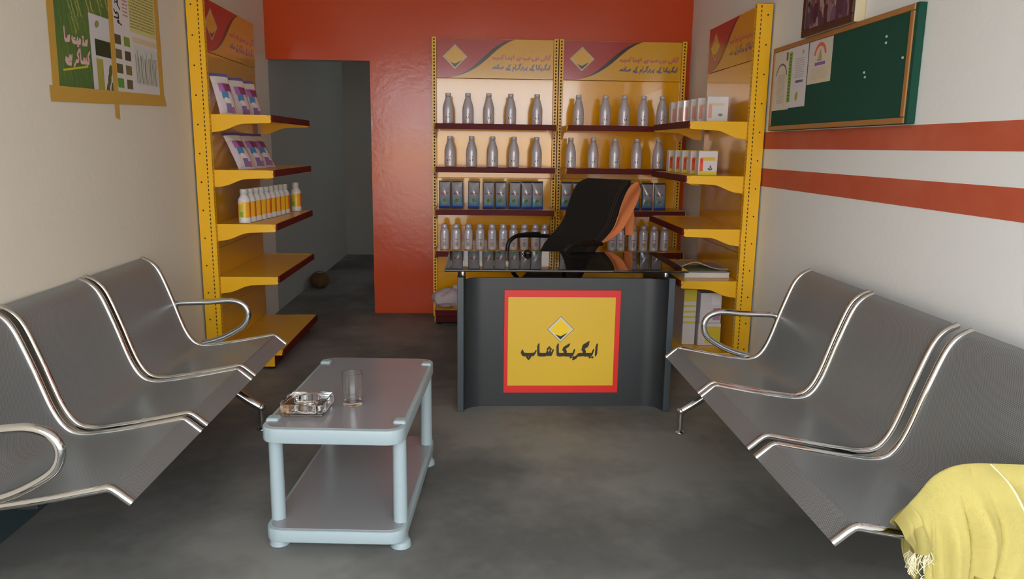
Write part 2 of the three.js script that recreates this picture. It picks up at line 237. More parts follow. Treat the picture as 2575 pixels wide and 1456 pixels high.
const floorMap = dataTex(1024, (x, y) => { const a = concreteField[y * 1024 + x], b = concreteFine[y * 1024 + x]; const t = clamp((a - 0.5) * 2.6 + 0.5 + (b - 0.5) * 0.35); return mix([92, 91, 88], [132, 130, 126], t); });
floorMap.repeat.set(0.32, 0.32);
const floorRough = dataTex(512, (x, y) => { const t = clamp((concreteField[(y * 2) * 1024 + x * 2] - 0.5) * 3 + 0.5), v = 150 + 70 * (1 - t); return [v, v, v]; }, false);
floorRough.repeat.set(0.32, 0.32);
const plasterBump = dataTex(512, (x, y) => { const v = concreteFine[y * 1024 + x] * 255; return [v, v, v]; }, false);
const wornRed = mottle(512, [196, 84, 52], [205, 104, 76], 5, 4, 51, 1.6);
const enamelField = noiseField(512, 3, 4, 61);
const enamelRough = dataTex(512, (x, y) => { const v = 70 + 110 * enamelField[y * 512 + x]; return [v, v, v]; }, false);
const weave = dataTex(64, (x, y) => { const v = 128 + 90 * Math.sin(x * Math.PI / 4) * Math.cos(y * Math.PI / 4); return [v, v, v]; }, false); weave.repeat.set(40, 40);

// ------------------------------------------------------------------ materials
const std = (color, o = {}) => new THREE.MeshStandardMaterial({ color, roughness: 0.6, ...o });
const phys = (color, o = {}) => new THREE.MeshPhysicalMaterial({ color, roughness: 0.4, ...o });
const M = {
  wallL: std('#e4dac9', { roughness: 0.85, bumpMap: plasterBump, bumpScale: 0.001 }), wallR: std('#f1f0ee', { roughness: 0.85, bumpMap: plasterBump, bumpScale: 0.001 }),
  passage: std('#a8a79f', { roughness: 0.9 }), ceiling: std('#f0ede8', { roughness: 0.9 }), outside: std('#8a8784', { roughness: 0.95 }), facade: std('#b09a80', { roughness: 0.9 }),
  orange: phys('#cf4a1a', { roughness: 0.34, roughnessMap: enamelRough, bumpMap: plasterBump, bumpScale: 0.0006, clearcoat: 0.25, clearcoatRoughness: 0.25 }),
  stripe: std('#ffffff', { map: wornRed, roughness: 0.8 }), floor: std('#ffffff', { map: floorMap, roughnessMap: floorRough, roughness: 1 }),
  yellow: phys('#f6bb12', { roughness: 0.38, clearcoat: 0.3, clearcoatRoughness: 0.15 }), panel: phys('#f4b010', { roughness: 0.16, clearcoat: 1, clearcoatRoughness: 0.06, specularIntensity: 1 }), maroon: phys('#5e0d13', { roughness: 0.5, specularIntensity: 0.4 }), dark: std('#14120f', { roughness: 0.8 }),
  header: phys('#ffffff', { map: headerTex, roughness: 0.22, clearcoat: 0.6, clearcoatRoughness: 0.12 }),
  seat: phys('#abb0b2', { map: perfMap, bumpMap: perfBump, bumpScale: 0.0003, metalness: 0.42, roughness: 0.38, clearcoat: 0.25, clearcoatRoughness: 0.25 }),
  chrome: std('#d4d2cf', { metalness: 1, roughness: 0.1 }), steelDark: std('#3a3c3e', { metalness: 0.6, roughness: 0.4 }), rubber: std('#161616', { roughness: 0.8 }),
  deskDark: phys('#2c3033', { roughness: 0.42 }), deskSide: phys('#3c454b', { roughness: 0.4 }), sign: phys('#ffffff', { map: signTex, roughness: 0.4 }), signEdge: std('#c8241c'),
  smoked: phys('#b9c6c6', { transmission: 1, thickness: 0.012, roughness: 0.02, ior: 1.75, attenuationColor: new THREE.Color(0.2, 0.27, 0.27), attenuationDistance: 0.02 }),
  glass: phys('#ffffff', { transmission: 1, thickness: 0.005, roughness: 0.02, ior: 1.5 }),
  plastic: phys('#9aaab0', { roughness: 0.35 }), plasticTop: phys('#8b898c', { roughness: 0.25, clearcoat: 0.4, clearcoatRoughness: 0.12 }),
  silver: phys('#cfcbd4', { metalness: 0.25, roughness: 0.3 }), silverCap: phys('#d4d0d6', { metalness: 0.2, roughness: 0.3 }), bottleLabel: phys('#ffffff', { map: bottleTex, metalness: 0.2, roughness: 0.3 }),
  smallBottle: phys('#d8d4de', { metalness: 0.25, roughness: 0.26 }), smallLabel: phys('#ffffff', { map: smallBottleTex, metalness: 0.2, roughness: 0.25 }),
  whitePlastic: phys('#dcd8d8', { roughness: 0.35 }), whiteCap: phys('#cfd0cb', { roughness: 0.35 }), orangeLabel: phys('#ffffff', { map: orangeBottleTex, roughness: 0.3 }),
  packet: phys('#ffffff', { map: packetTex, roughness: 0.2, metalness: 0.1, clearcoat: 0.6, clearcoatRoughness: 0.1 }), packetSeal: phys('#1c2030', { roughness: 0.3 }),
  pouch: phys('#ffffff', { map: pouchTex, roughness: 0.28, clearcoat: 0.4 }), pouchSeal: phys('#5f5a98', { roughness: 0.3 }),
  carton: phys('#ffffff', { map: cartonTex, roughness: 0.35 }), cartonSide: phys('#dcd6d8', { roughness: 0.4 }), cartonYellow: phys('#ddc83a', { roughness: 0.4 }), silverCarton: phys('#ffffff', { map: silverCartonTex, roughness: 0.14, metalness: 0.12 }),
  board: std('#124a3a', { roughness: 0.95, bumpMap: weave, bumpScale: 0.0005 }), wood: phys('#b07a45', { roughness: 0.5 }), boardEdge: std('#1d5a48'), frameDark: phys('#4a3026', { roughness: 0.4 }), cream: std('#d8c8a4'),
  leafSheet: std('#ffffff', { map: leafSheetTex }), stripSheet: std('#ffffff', { map: stripSheetTex }), arcSheet: std('#ffffff', { map: arcSheetTex }), photo: phys('#ffffff', { map: photoTex, roughness: 0.25 }), white: std('#e8e4e4'),
  posterG: phys('#ffffff', { map: posterGreen, roughness: 0.5 }), posterW: phys('#ffffff', { map: posterWhite, roughness: 0.5 }), tape: phys('#cda148', { roughness: 0.5 }),
  blackMesh: std('#131110', { roughness: 0.9, bumpMap: weave, bumpScale: 0.0006 }), blackPlastic: phys('#0d0d0e', { roughness: 0.4 }), seam: std('#4a2c1c'), lining: std('#e08450', { roughness: 0.85 }),
  towel: std('#c0b166', { roughness: 0.95, bumpMap: weave, bumpScale: 0.0012 }), hem: std('#e6dcb8', { roughness: 0.95 }), sack: std('#5a3f20', { roughness: 0.9 }), paper: std('#d8d0d0'), paperGrey: std('#a89a92'), green: std('#a5a67c'),
  grey: std('#cdbfc4'), pin: std('#9fb4aa'), skirting: std('#2c3a3e', { roughness: 0.6 }),
};

// ------------------------------------------------------------------ the setting
const XL = -1.68, XR = 1.73, ZB = -6.31, ZF = 0.4, ZE = -9.8, HC = 3.0;
const uvMetres = (g, s = 1) => { const p = g.attributes.position, n = g.attributes.normal, u = g.attributes.uv; for (let i = 0; i < p.count; i++) { const ax = Math.abs(n.getX(i)), ay = Math.abs(n.getY(i)); if (ay > 0.7) u.setXY(i, p.getX(i) * s, p.getZ(i) * s); else if (ax > 0.7) u.setXY(i, p.getZ(i) * s, p.getY(i) * s); else u.setXY(i, p.getX(i) * s, p.getY(i) * s); } return g; };
struct('floor', uvMetres(span(XL - 0.15, XR + 0.15, -0.15, 0, ZE - 0.15, ZF + 0.15)), M.floor);
struct('ceiling', span(XL - 0.15, XR + 0.15, HC, HC + 0.15, ZE - 0.15, ZF + 0.15), M.ceiling);
struct('wall_left', uvMetres(span(XL - 0.15, XL, 0, HC, ZB - 0.06, ZF)), M.wallL);
struct('wall_passage', uvMetres(span(XL - 0.15, XL, 0, HC, ZE, ZB - 0.06)), M.passage);
{ // right wall, with an unseen opening added far back to light the passage
  const s = new THREE.Shape([[-ZF, 0], [-ZE, 0], [-ZE, HC], [-ZF, HC]].map((p) => new THREE.Vector2(...p)));
  s.holes.push(new THREE.Path([[8.5, 1.5], [9.2, 1.5], [9.2, 2.2], [8.5, 2.2]].map((p) => new THREE.Vector2(...p))));
  struct('wall_right', uvMetres(new THREE.ExtrudeGeometry(s, { depth: 0.15, bevelEnabled: false }).rotateY(Math.PI / 2).translate(XR, 0, 0)), M.wallR);
}
struct('baseboard_left', rspan(XL, XL + 0.008, 0, 0.16, -4.5, ZF, 0.002), M.skirting);
struct('wall_end', span(XL - 0.15, XR + 0.15, 0, HC, ZE - 0.15, ZE), M.passage);
{ // orange back wall with the doorway at its left
  const s = new THREE.Shape([[XL, 2.06], [-0.86, 2.06], [-0.86, 0], [XR, 0], [XR, HC], [XL, HC]].map((p) => new THREE.Vector2(...p)));
  struct('wall_back', uvMetres(new THREE.ExtrudeGeometry(s, { depth: 0.14, bevelEnabled: false }).translate(0, 0, ZB - 0.14)), M.orange);
}
{ // shop front: a wide opening to the street behind the camera
  const s = new THREE.Shape([[XL - 0.15, 0], [XR + 0.15, 0], [XR + 0.15, HC], [XL - 0.15, HC]].map((p) => new THREE.Vector2(...p)));
  s.holes.push(new THREE.Path([[-1.66, 0.001], [1.7, 0.001], [1.7, 2.5], [-1.66, 2.5]].map((p) => new THREE.Vector2(...p))));
  struct('wall_front', new THREE.ExtrudeGeometry(s, { depth: 0.15, bevelEnabled: false }).translate(0, 0, ZF), M.wallR);
}
struct('ground', span(-30, 30, -0.2, -0.05, ZF + 0.15, 40), M.outside);
struct('wall_street', span(-14, 14, -0.05, 1.9, 13, 13.3), M.facade);
struct('trim_1', uvMetres(span(XR - 0.0015, XR, 1.407, 1.506, -4.6, ZF)), M.stripe);
struct('trim_2', uvMetres(span(XR - 0.0015, XR, 1.185, 1.292, -4.6, ZF)), M.stripe);

// ------------------------------------------------------------------ shelf units
const POST_H = 2.24, SHELVES = [1.565, 1.24, 0.915, 0.59], DECK = 0.125;
const PD = 0.105;
const postGeo = (() => {
  const w = 0.035, plate = (x0, x1, xs, hw) => { const s = new THREE.Shape([[x0, 0], [x1, 0], [x1, POST_H], [x0, POST_H]].map((p) => new THREE.Vector2(...p))); for (let y = 0.14; y < POST_H - 0.02; y += 0.025) s.holes.push(new THREE.Path([[xs - hw, y], [xs + hw, y], [xs + hw, y + 0.014], [xs - hw, y + 0.014]].map((p) => new THREE.Vector2(...p)))); return new THREE.ExtrudeGeometry(s, { depth: 0.002, bevelEnabled: false }); };
  const side = plate(-PD + 0.002, -0.01, -0.077, 0.003).rotateY(Math.PI / 2);       // slots also run down both side plates
  return merge([plate(-w / 2, w / 2, 0, 0.0055).translate(0, 0, PD - 0.002), side.clone().translate(-w / 2, 0, 0), side.clone().translate(w / 2 - 0.002, 0, 0), span(-w / 2, w / 2, POST_H - 0.002, POST_H, 0.01, PD - 0.002)]);
})();
const shadeCoreGeo = span(-0.014, 0.014, 0.002, POST_H - 0.004, 0.012, PD - 0.004);  // solid dark core, standing in for the shade inside the hollow post
const boltGeo = (sx) => merge(Array.from({ length: 13 }, (_, i) => cyl(0.005, 0.005, 0.0012, 0, 0, 0, 8).rotateZ(Math.PI / 2).translate(sx * 0.0176, 0.16 + i * 0.168, 0.038)));  // dark discs on the surface, standing in for the shade in bolt holes
const bracketGeo = (() => {
  const s = new THREE.Shape(); s.moveTo(PD + 0.002, 0); s.lineTo(0.425, 0); s.quadraticCurveTo(0.44, -0.002, 0.452, -0.03); s.quadraticCurveTo(0.458, -0.044, 0.44, -0.045); s.lineTo(0.3, -0.05); s.bezierCurveTo(0.24, -0.054, 0.22, -0.082, 0.15, -0.097); s.lineTo(PD + 0.002, -0.102); s.closePath();
  return new THREE.ExtrudeGeometry(s, { depth: 0.003, bevelEnabled: true, bevelSize: 0.0015, bevelThickness: 0.0015, bevelSegments: 2, curveSegments: 12 }).rotateY(-Math.PI / 2);   // profile z -> x after turn
})();
function shelfUnit(label, pos, turn, width, ends, group) {
  const u = thing('display_shelf_unit', label, 'shelf unit', pos, turn, group), w2 = width / 2;
  for (const s of [-1, 1]) {
    if (!ends.includes(s)) continue;
    const p = mesh('upright', postGeo.clone().translate(s * (w2 - 0.0175), 0, 0), M.yellow, u);
    mesh('slot_shade_core', shadeCoreGeo.clone().translate(s * (w2 - 0.0175), 0, 0), M.dark, p);
    const b = mesh('bolt_hole_discs', boltGeo(s).translate(s * (w2 - 0.0175), 0, 0), M.dark, p); b.userData.kind = 'stuff';
  }
  const inner0 = -w2 + (ends.includes(-1) ? 0.036 : 0), inner1 = w2 - (ends.includes(1) ? 0.036 : 0);
  const cuts = [0.1, 0.37, 0.76, 1.15, 1.54, 1.93];
  for (let i = 0; i + 1 < cuts.length; i++) mesh('back_panel', rspan(inner0, inner1, cuts[i], cuts[i + 1] - 0.0015, 0.06, 0.078, 0.001), M.panel, u);
  const hb = mesh('header_board', rspan(inner0, inner1, 1.932, 2.235, 0.06, 0.08, 0.002), M.yellow, u);
  mesh('header_print', new THREE.PlaneGeometry(inner1 - inner0 - 0.004, 0.299).translate((inner0 + inner1) / 2, 2.0835, 0.0806), M.header, hb);
  const L = width - 0.075;
  for (const y of SHELVES) {
    const sh = mesh('shelf', rspan(-L / 2, L / 2, y - 0.022, y, 0.079, 0.452, 0.002), M.yellow, u);
    mesh('front_strip', rspan(-L / 2 + 0.004, L / 2 - 0.004, y - 0.038, y + 0.003, 0.452, 0.463, 0.003), M.maroon, sh);
    for (const s of [-1, 1]) mesh('bracket', bracketGeo.clone().translate(s * (L / 2 + 0.006) + 0.0015, y, 0), M.yellow, sh);
  }
  const deck = mesh('base_deck', rspan(-L / 2, L / 2, DECK - 0.02, DECK, 0.08, 0.462, 0.002), M.yellow, u);
  mesh('front_strip', rspan(-L / 2, L / 2, DECK - 0.045, DECK + 0.002, 0.462, 0.47, 0.003), M.maroon, deck);
  mesh('kick_plate', rspan(-L / 2, L / 2, 0.018, DECK - 0.02, 0.405, 0.414, 0.002), M.maroon, u);
  for (const s of [-1, 1]) { mesh('base_side', rspan(s * (L / 2 + 0.006) - 0.004, s * (L / 2 + 0.006) + 0.004, 0.018, DECK - 0.018, PD + 0.002, 0.412, 0.002), M.yellow, u); mesh('deck_end', rspan(s * (L / 2 + 0.006) - 0.004, s * (L / 2 + 0.006) + 0.004, DECK - 0.035, DECK, 0.3, 0.46, 0.004), M.yellow, u); mesh('foot', cyl(0.018, 0.022, 0.02, s * (L / 2 - 0.03), 0.01, 0.385, 12), M.rubber, u); }
  return u;
}
const UX = [0.14, 1.158], UZ = ZB + 0.001;
shelfUnit('yellow metal shelf unit against orange wall, nearer the doorway, with silver bottles', [UX[0], 0, UZ], 0, 1.0, [-1, 1], 'yellow shelf units');
shelfUnit('yellow metal shelf unit against orange wall, behind the draped black chair', [UX[1], 0, UZ], 0, 1.02, [-1, 1], 'yellow shelf units');
const leftUnit = shelfUnit('yellow shelf unit on left wall with orange-labelled bottles and white pouches', [XL + 0.001, 0, -5.17], Math.PI / 2, 1.09, [-1], 'yellow shelf units');
const rightUnit = shelfUnit('yellow shelf unit on right wall with white boxes, beside green notice board', [XR - 0.001, 0, -5.05], -Math.PI / 2, 0.99, [1], 'yellow shelf units');

// ------------------------------------------------------------------ goods on the shelves
const ORD = ['leftmost', 'second from left', 'third from left', 'fourth from left', 'fifth from left', 'sixth from left', 'seventh from left', 'eighth from left', 'ninth from left', 'tenth from left'];
const zShelf = UZ + 0.30;
function labelWrap(r, h, y, arc = 2.2) { return new THREE.CylinderGeometry(r, r, h, 24, 1, true, -arc / 2, arc).translate(0, y, 0); }
function tallBottle(label, pos) {
  const b = thing('silver_bottle', label, 'bottle', pos, 0, 'tall silver bottles');
  mesh('bottle_body', lathe([[0, 0], [0.038, 0], [0.042, 0.004], [0.043, 0.012], [0.043, 0.112], [0.041, 0.13], [0.034, 0.16], [0.026, 0.185], [0.0205, 0.2], [0.0205, 0.21], [0, 0.21]]), M.silver, b);
  mesh('label', labelWrap(0.0434, 0.1, 0.06), M.bottleLabel, b);
  mesh('cap', lathe([[0, 0.208], [0.0215, 0.208], [0.0215, 0.23], [0.0195, 0.235], [0, 0.236]], 24), M.silverCap, b);
  return b;
}
let proto = null;
const put = (x, y, z) => [x, y, z];
function bottleRow(xs, y, unit, shelf) {
  xs.forEach((x, i) => { const l = `tapered silver bottle, ${ORD[i]} on ${shelf} shelf of ${unit} back unit`; if (!proto) proto = tallBottle(l, put(x, y, zShelf)); else copyOf(proto, put(x, y, zShelf), (i % 3 - 1) * 0.18, l); });
}
// shelf positions along the back wall, measured at the depth of the goods
bottleRow([-0.225, -0.073, 0.088, 0.258, 0.462], 1.566, 'left', 'top');
bottleRow([0.785, 0.995, 1.145, 1.295, 1.443], 1.566, 'right', 'top');
bottleRow([-0.212, -0.044, 0.12, 0.287, 0.464], 1.241, 'left', 'second');
bottleRow([0.733, 0.911, 1.083, 1.258, 1.428], 1.241, 'right', 'second');
function pouchGeo(w, h, t, sag = 0.3) {
  const side = (s) => sheet((u, v) => { const x = (s > 0 ? u : 1 - u) - 0.5, e = Math.pow(Math.max(0, Math.sin(Math.PI * u)), 0.6), vv = Math.pow(Math.max(0, Math.sin(Math.PI * Math.pow(v, 0.75 + sag))), 0.7); return [x * w * (1 - 0.05 * vv), v * h, s * (t / 2 * e * vv + 0.0006) + 0.004 * Math.sin(9 * v + 5 * u) * e * vv]; }, 14, 16);
  const front = side(1), back = side(-1); return merge([front, back]);
}
const packetBody = pouchGeo(0.094, 0.215, 0.045), packetSealGeo = rbox(0.094, 0.014, 0.003, 0.001, 0, 0.212, 0);
let packet = null;
function packetRow(xs, unit, group) {
  xs.forEach((x, i) => {
    const l = `dark foil packet, ${ORD[i]} on third shelf of ${unit} back unit`, lean = [0.0, 0.02, -0.02][i % 3];
    if (!packet) { packet = thing('foil_packet', l, 'packet', put(x, 0.916, zShelf + 0.03), 0.05, 'dark foil packets'); mesh('packet_body', packetBody, M.packet, packet); mesh('top_seal', packetSealGeo, M.packetSeal, packet); } else { const c = copyOf(packet, put(x, 0.916, zShelf + 0.03), (rnd() - 0.5) * 0.35, l); c.rotation.z = lean; }
  });
}
seed = 201;
packetRow([-0.252, -0.152, -0.026, 0.092, 0.19, 0.296, 0.392, 0.478], 'left');
packetRow([0.705, 0.803, 1.245, 1.35, 1.452], 'right');
function smallBottleMake(label, pos) {
  const b = thing('small_silver_bottle', label, 'bottle', pos, 0, 'small silver bottles');
  mesh('bottle_body', lathe([[0, 0], [0.032, 0], [0.035, 0.006], [0.035, 0.135], [0.033, 0.152], [0.027, 0.164], [0.022, 0.168], [0, 0.168]]), M.smallBottle, b);
  mesh('label', labelWrap(0.0353, 0.11, 0.075), M.smallLabel, b);
  mesh('cap', lathe([[0, 0.166], [0.0255, 0.166], [0.0255, 0.186], [0.022, 0.2], [0.014, 0.208], [0, 0.21]], 24), M.smallBottle, b); return b;
}
let small = null;
function smallRow(xs, unit, from = '') { xs.forEach((x, i) => { const l = `small pale bottle, ${ORD[i]} ${from}on fourth shelf of ${unit} back unit`; if (!small) small = smallBottleMake(l, put(x, 0.591, zShelf + 0.02)); else copyOf(small, put(x, 0.591, zShelf + 0.02), (rnd() - 0.5) * 0.3, l); }); }
smallRow([-0.256, -0.163, -0.067, 0.026, 0.122, 0.21, 0.291, 0.378, 0.467, 0.541], 'left');
smallRow([1.083, 1.153, 1.249, 1.336, 1.423, 1.508], 'right', 'in view ');
{ // bag on the base deck of the left back unit
  const b = thing('plastic_bag', 'white and mauve plastic bag slumped on base deck behind the desk', 'bag', [-0.2, DECK + 0.001, -5.98], 0.2);
  mesh('bag_body', sheet((u, v) => { const a = u * Math.PI * 2, r = Math.sin(Math.PI * Math.min(1, v * 0.98 + 0.01)) ** 0.7; return [0.17 * r * Math.cos(a) * (1 + 0.12 * Math.sin(3 * a + 4 * v)), 0.075 + 0.075 * -Math.cos(Math.PI * v) * (1 + 0.25 * Math.cos(a)) + 0.012 * Math.sin(5 * a), 0.1 * r * Math.sin(a) * (1 + 0.1 * Math.sin(5 * a))]; }, 32, 16), M.grey, b);
  mesh('bag_label', sheet((u, v) => [-0.14 + 0.26 * u, 0.03 + 0.07 * v + 0.03 * u, 0.1 - 0.02 * v - 0.05 * (u - 0.5) ** 2 * 4], 8, 4, 0.002), std('#8d76a0'), b);
}
// white-and-purple pouches of the left unit
const pouchBody = pouchGeo(0.14, 0.25, 0.055, 0.1), pouchSealGeo = rbox(0.14, 0.02, 0.004, 0.0015, 0, 0.245, 0);
let pouch = null;
[['top', 1.566, [[-1.495, -4.75], [-1.49, -5.04], [-1.485, -5.27]]], ['second', 1.241, [[-1.44, -4.87], [-1.435, -5.12], [-1.43, -5.32]]]].forEach(([shelf, y, list], row) => list.forEach(([x, z], i) => {
  const l = `white and purple pouch, ${['nearest', 'middle', 'farthest'][i]} of three on the ${shelf} shelf of left-wall unit`;
  let p; if (!pouch) { p = pouch = thing('white_pouch', l, 'pouch', [x, y, z], 1.05, 'white and purple pouches'); mesh('pouch_body', pouchBody, M.pouch, p); mesh('top_seal', pouchSealGeo, M.pouchSeal, p); } else p = copyOf(pouch, [x, y, z], 1.05, l);
  p.rotation.order = 'YXZ'; p.rotation.x = row ? -0.52 : -0.3; p.rotation.z = 0.02;
}));
// white bottles with orange labels, a row running away along the left unit
let ob = null;
for (let i = 0; i < 10; i++) {
  const t = i < 9 ? i / 8 : 0, x = i < 9 ? -1.43 + 0.075 * t : -1.325, z = i < 9 ? -4.735 - 0.68 * t : -5.63;
  const l = i < 9 ? `white bottle with orange label on left unit, ${['nearest', 'second', 'third', 'fourth', 'fifth', 'sixth', 'seventh', 'eighth', 'ninth'][i]} of the packed row` : 'white bottle with orange label standing apart at far end of the row';
  if (!ob) {
    ob = thing('orange_label_bottle', l, 'bottle', [x, 0.916, z], 0.3, 'white bottles with orange labels');
    mesh('bottle_body', lathe([[0, 0], [0.034, 0], [0.037, 0.005], [0.037, 0.135], [0.034, 0.15], [0.024, 0.165], [0.02, 0.17], [0.02, 0.176], [0, 0.176]]), M.whitePlastic, ob);
    mesh('label', labelWrap(0.0374, 0.095, 0.082, 5), M.orangeLabel, ob); mesh('cap', lathe([[0, 0.172], [0.023, 0.172], [0.023, 0.205], [0.02, 0.208], [0, 0.208]], 24), M.whiteCap, ob);
  } else copyOf(ob, [x, 0.916, z], 0.3 + (i % 4 - 1.5) * 0.12, l);
}
// cartons on the right unit
function cartonMake(label, mat, w, h, d, pos, turn, group, name) {
  const c = thing(name, label, 'box', pos, turn, group);
  mesh('box_body', rbox(w, h, d, 0.002, 0, h / 2, 0), M.cartonSide, c); mesh('front_print', new THREE.PlaneGeometry(w - 0.003, h - 0.003).translate(0, h / 2, d / 2 + 0.0004), mat, c); mesh('lid_flap', rbox(w - 0.002, 0.002, d - 0.004, 0.0008, 0, h + 0.0008, 0), name === 'white_carton' ? M.cartonYellow : M.cartonSide, c); return c;
}
const RANK = ['nearest', 'second', 'third', 'fourth', 'fifth', 'sixth'];
let ca = null, cb = null;
for (let i = 0; i < 5; i++) { const l = `white orange-printed carton, ${RANK[i]} in the row on second shelf of right unit`, pos = [1.448 - i * 0.006, 1.241, -4.78 - [0, 0.16, 0.34, 0.5, 0.66][i]]; if (!ca) ca = cartonMake(l, M.carton, 0.12, 0.15, 0.06, pos, 0, 'cartons on the second shelf of the right unit', 'white_carton'); else copyOf(ca, pos, 0, l); }
for (let i = 0; i < 6; i++) { const l = `shiny silver-white carton, ${RANK[i]} in the row on top shelf of right unit`, pos = [1.49 - i * 0.012, 1.566, -4.78 - [0, 0.16, 0.29, 0.41, 0.53, 0.66][i]]; if (!cb) cb = cartonMake(l, M.silverCarton, 0.13, 0.155, 0.06, pos, -0.06, 'shiny cartons on the top shelf of the right unit', 'silver_carton'); else copyOf(cb, pos, -0.06 + (i % 3 - 1) * 0.06, l); }
{ // papers and book on the fourth shelf of the right unit
  const b = thing('white_book', 'thick white book lying flat under newspapers on the right-wall unit', 'book', [1.475, 0.591, -4.82], 0);
  mesh('page_block', rbox(0.29, 0.028, 0.21, 0.003, 0, 0.016, 0), M.paper, b); mesh('cover', merge([rbox(0.3, 0.003, 0.22, 0.001, 0, 0.0315, 0), rbox(0.3, 0.003, 0.22, 0.001, 0, 0.0016, 0)]), M.white, b);
  const n = thing('newspaper', 'folded grey newspaper with curled corner resting on the white book', 'newspaper', [1.44, 0.626, -4.87], 0.15);
  mesh('sheets', sheet((u, v) => [-0.19 + 0.36 * u, 0.008 + 0.05 * Math.exp(-(((u - 0.35) / 0.3) ** 2)) * (0.4 + 0.6 * v) + 0.012 * Math.max(0, u - 0.75), -0.13 + 0.26 * v], 20, 8, 0.006), M.paperGrey, n);
  mesh('inner_sheet', sheet((u, v) => [-0.15 + 0.34 * u, 0.001 + 0.03 * Math.max(0, u - 0.6) ** 1.5, -0.12 + 0.25 * v], 16, 4, 0.0015), M.green, n);
}
function fileBox(label, pos, w, h, d, turn, bands, name = 'carton') {
  const c = thing(name, label, 'box', pos, turn); mesh('box_body', rbox(w, h, d, 0.003, 0, h / 2, 0), M.cartonSide, c);
  for (const [y0, y1, m, x0 = -0.5, x1 = 0.5] of bands) mesh('printed_band', rspan(x0 * w + 0.002, x1 * w - 0.002, y0 * h, y1 * h, d / 2 - 0.002, d / 2 + 0.0012, 0.0006), m, c); return c;
}
fileBox('tall grey-white carton with yellow stripes on base of right-wall unit', [1.405, DECK + 0.001, -4.96], 0.085, 0.37, 0.3, 0, [[0.78, 1, M.cartonYellow], [0.68, 0.72, M.cartonYellow], [0.58, 0.62, M.cartonYellow], [0.48, 0.52, M.cartonYellow], [0.38, 0.42, M.cartonYellow]], 'striped_carton');
fileBox('white carton with yellow disc, lower of two beside the striped carton', [1.535, DECK + 0.001, -4.88], 0.15, 0.15, 0.2, 0, [[0.1, 0.85, M.cartonYellow, -0.2, 0.5]], 'yellow_carton');
fileBox('white carton with pink print, upper of two beside the striped carton', [1.535, DECK + 0.153, -4.88], 0.14, 0.2, 0.2, 0, [[0.1, 0.5, std('#b48aa8'), 0.1, 0.48], [0.62, 0.95, M.white, 0, 0.45]], 'pink_carton');
{ const c = thing('white_can', 'small white can with dark bands at far end of right unit base', 'can', [1.36, DECK + 0.001, -5.35]); mesh('can_body', lathe([[0, 0], [0.045, 0], [0.047, 0.003], [0.047, 0.107], [0.045, 0.11], [0, 0.11]]), M.cartonSide, c); mesh('band', labelWrap(0.0474, 0.02, 0.085, 6.28), std('#3f5a8a'), c); mesh('band', labelWrap(0.0474, 0.014, 0.03, 6.28), std('#7a2e2e'), c); }

// ------------------------------------------------------------------ desk
{
  const cx = 0.4725, zf = -3.865, d = thing('reception_desk', 'black reception desk with curved front and glass top, before orange wall', 'desk', [cx, 0, zf]);
  for (const s of [-1, 1]) mesh('end_panel', rspan(s * 0.556 - 0.017, s * 0.556 + 0.017, 0, 0.732, -0.62, 0, 0.003), M.deskSide, d);
  const pl = []; const N = 14;
  const prof = []; for (let i = 0; i <= N; i++) { const a = i / N * Math.PI / 2; prof.push([0.539 - 0.11 * (1 - Math.cos(a)), -0.004 - 0.09 * Math.sin(a)]); }
  const line = [...prof, ...prof.slice().reverse().map(([x, z]) => [-x, z])], back = line.map(([x, z], i) => { const k = i <= N ? i : 2 * N + 1 - i, a = k / N * Math.PI / 2; return [x, z - 0.004 - 0.014 * Math.sin(a)]; }).reverse();
  mesh('front_panel', toCreasedNormals(poly([...line, ...back].map(([x, z]) => [x, -z]), 0.715).rotateX(-Math.PI / 2), 0.6), M.deskDark, d);
  mesh('inner_shelf', rspan(-0.53, 0.53, 0.42, 0.44, -0.6, -0.13, 0.002), M.deskSide, d);
  const s = mesh('sign_board', rspan(-0.3235, 0.3035, 0.078, 0.65, -0.096, -0.088, 0.001), M.signEdge, d);
  mesh('sign_print', new THREE.PlaneGeometry(0.625, 0.57).translate(-0.01, 0.364, -0.0875), M.sign, s);
  mesh('glass_top', rspan(-0.6375, 0.6275, 0.768, 0.78, -0.66, 0.045, 0.004), M.smoked, d);
  for (const [x, z] of [[-0.545, -0.05], [0.53, -0.05], [-0.545, -0.55], [0.53, -0.55]]) mesh('standoff', merge([lathe([[0, 0], [0.016, 0], [0.016, 0.005], [0.008, 0.009], [0.015, 0.018], [0.008, 0.025], [0.014, 0.03], [0.014, 0.0355], [0, 0.0355]], 20).translate(x, 0.7325, z)]), M.chrome, d);
}
{ const p = thing('paperweight', 'small dark domed ornament near back edge of the glass desk top', 'paperweight', [0.3, 0.781, -4.4]); mesh('dome', lathe([[0, 0], [0.022, 0], [0.024, 0.004], [0.021, 0.016], [0.012, 0.024], [0, 0.027]]), M.blackPlastic, p); mesh('knob', ball(0.007, -0.03, 0.007, 0.0), M.chrome, p); }

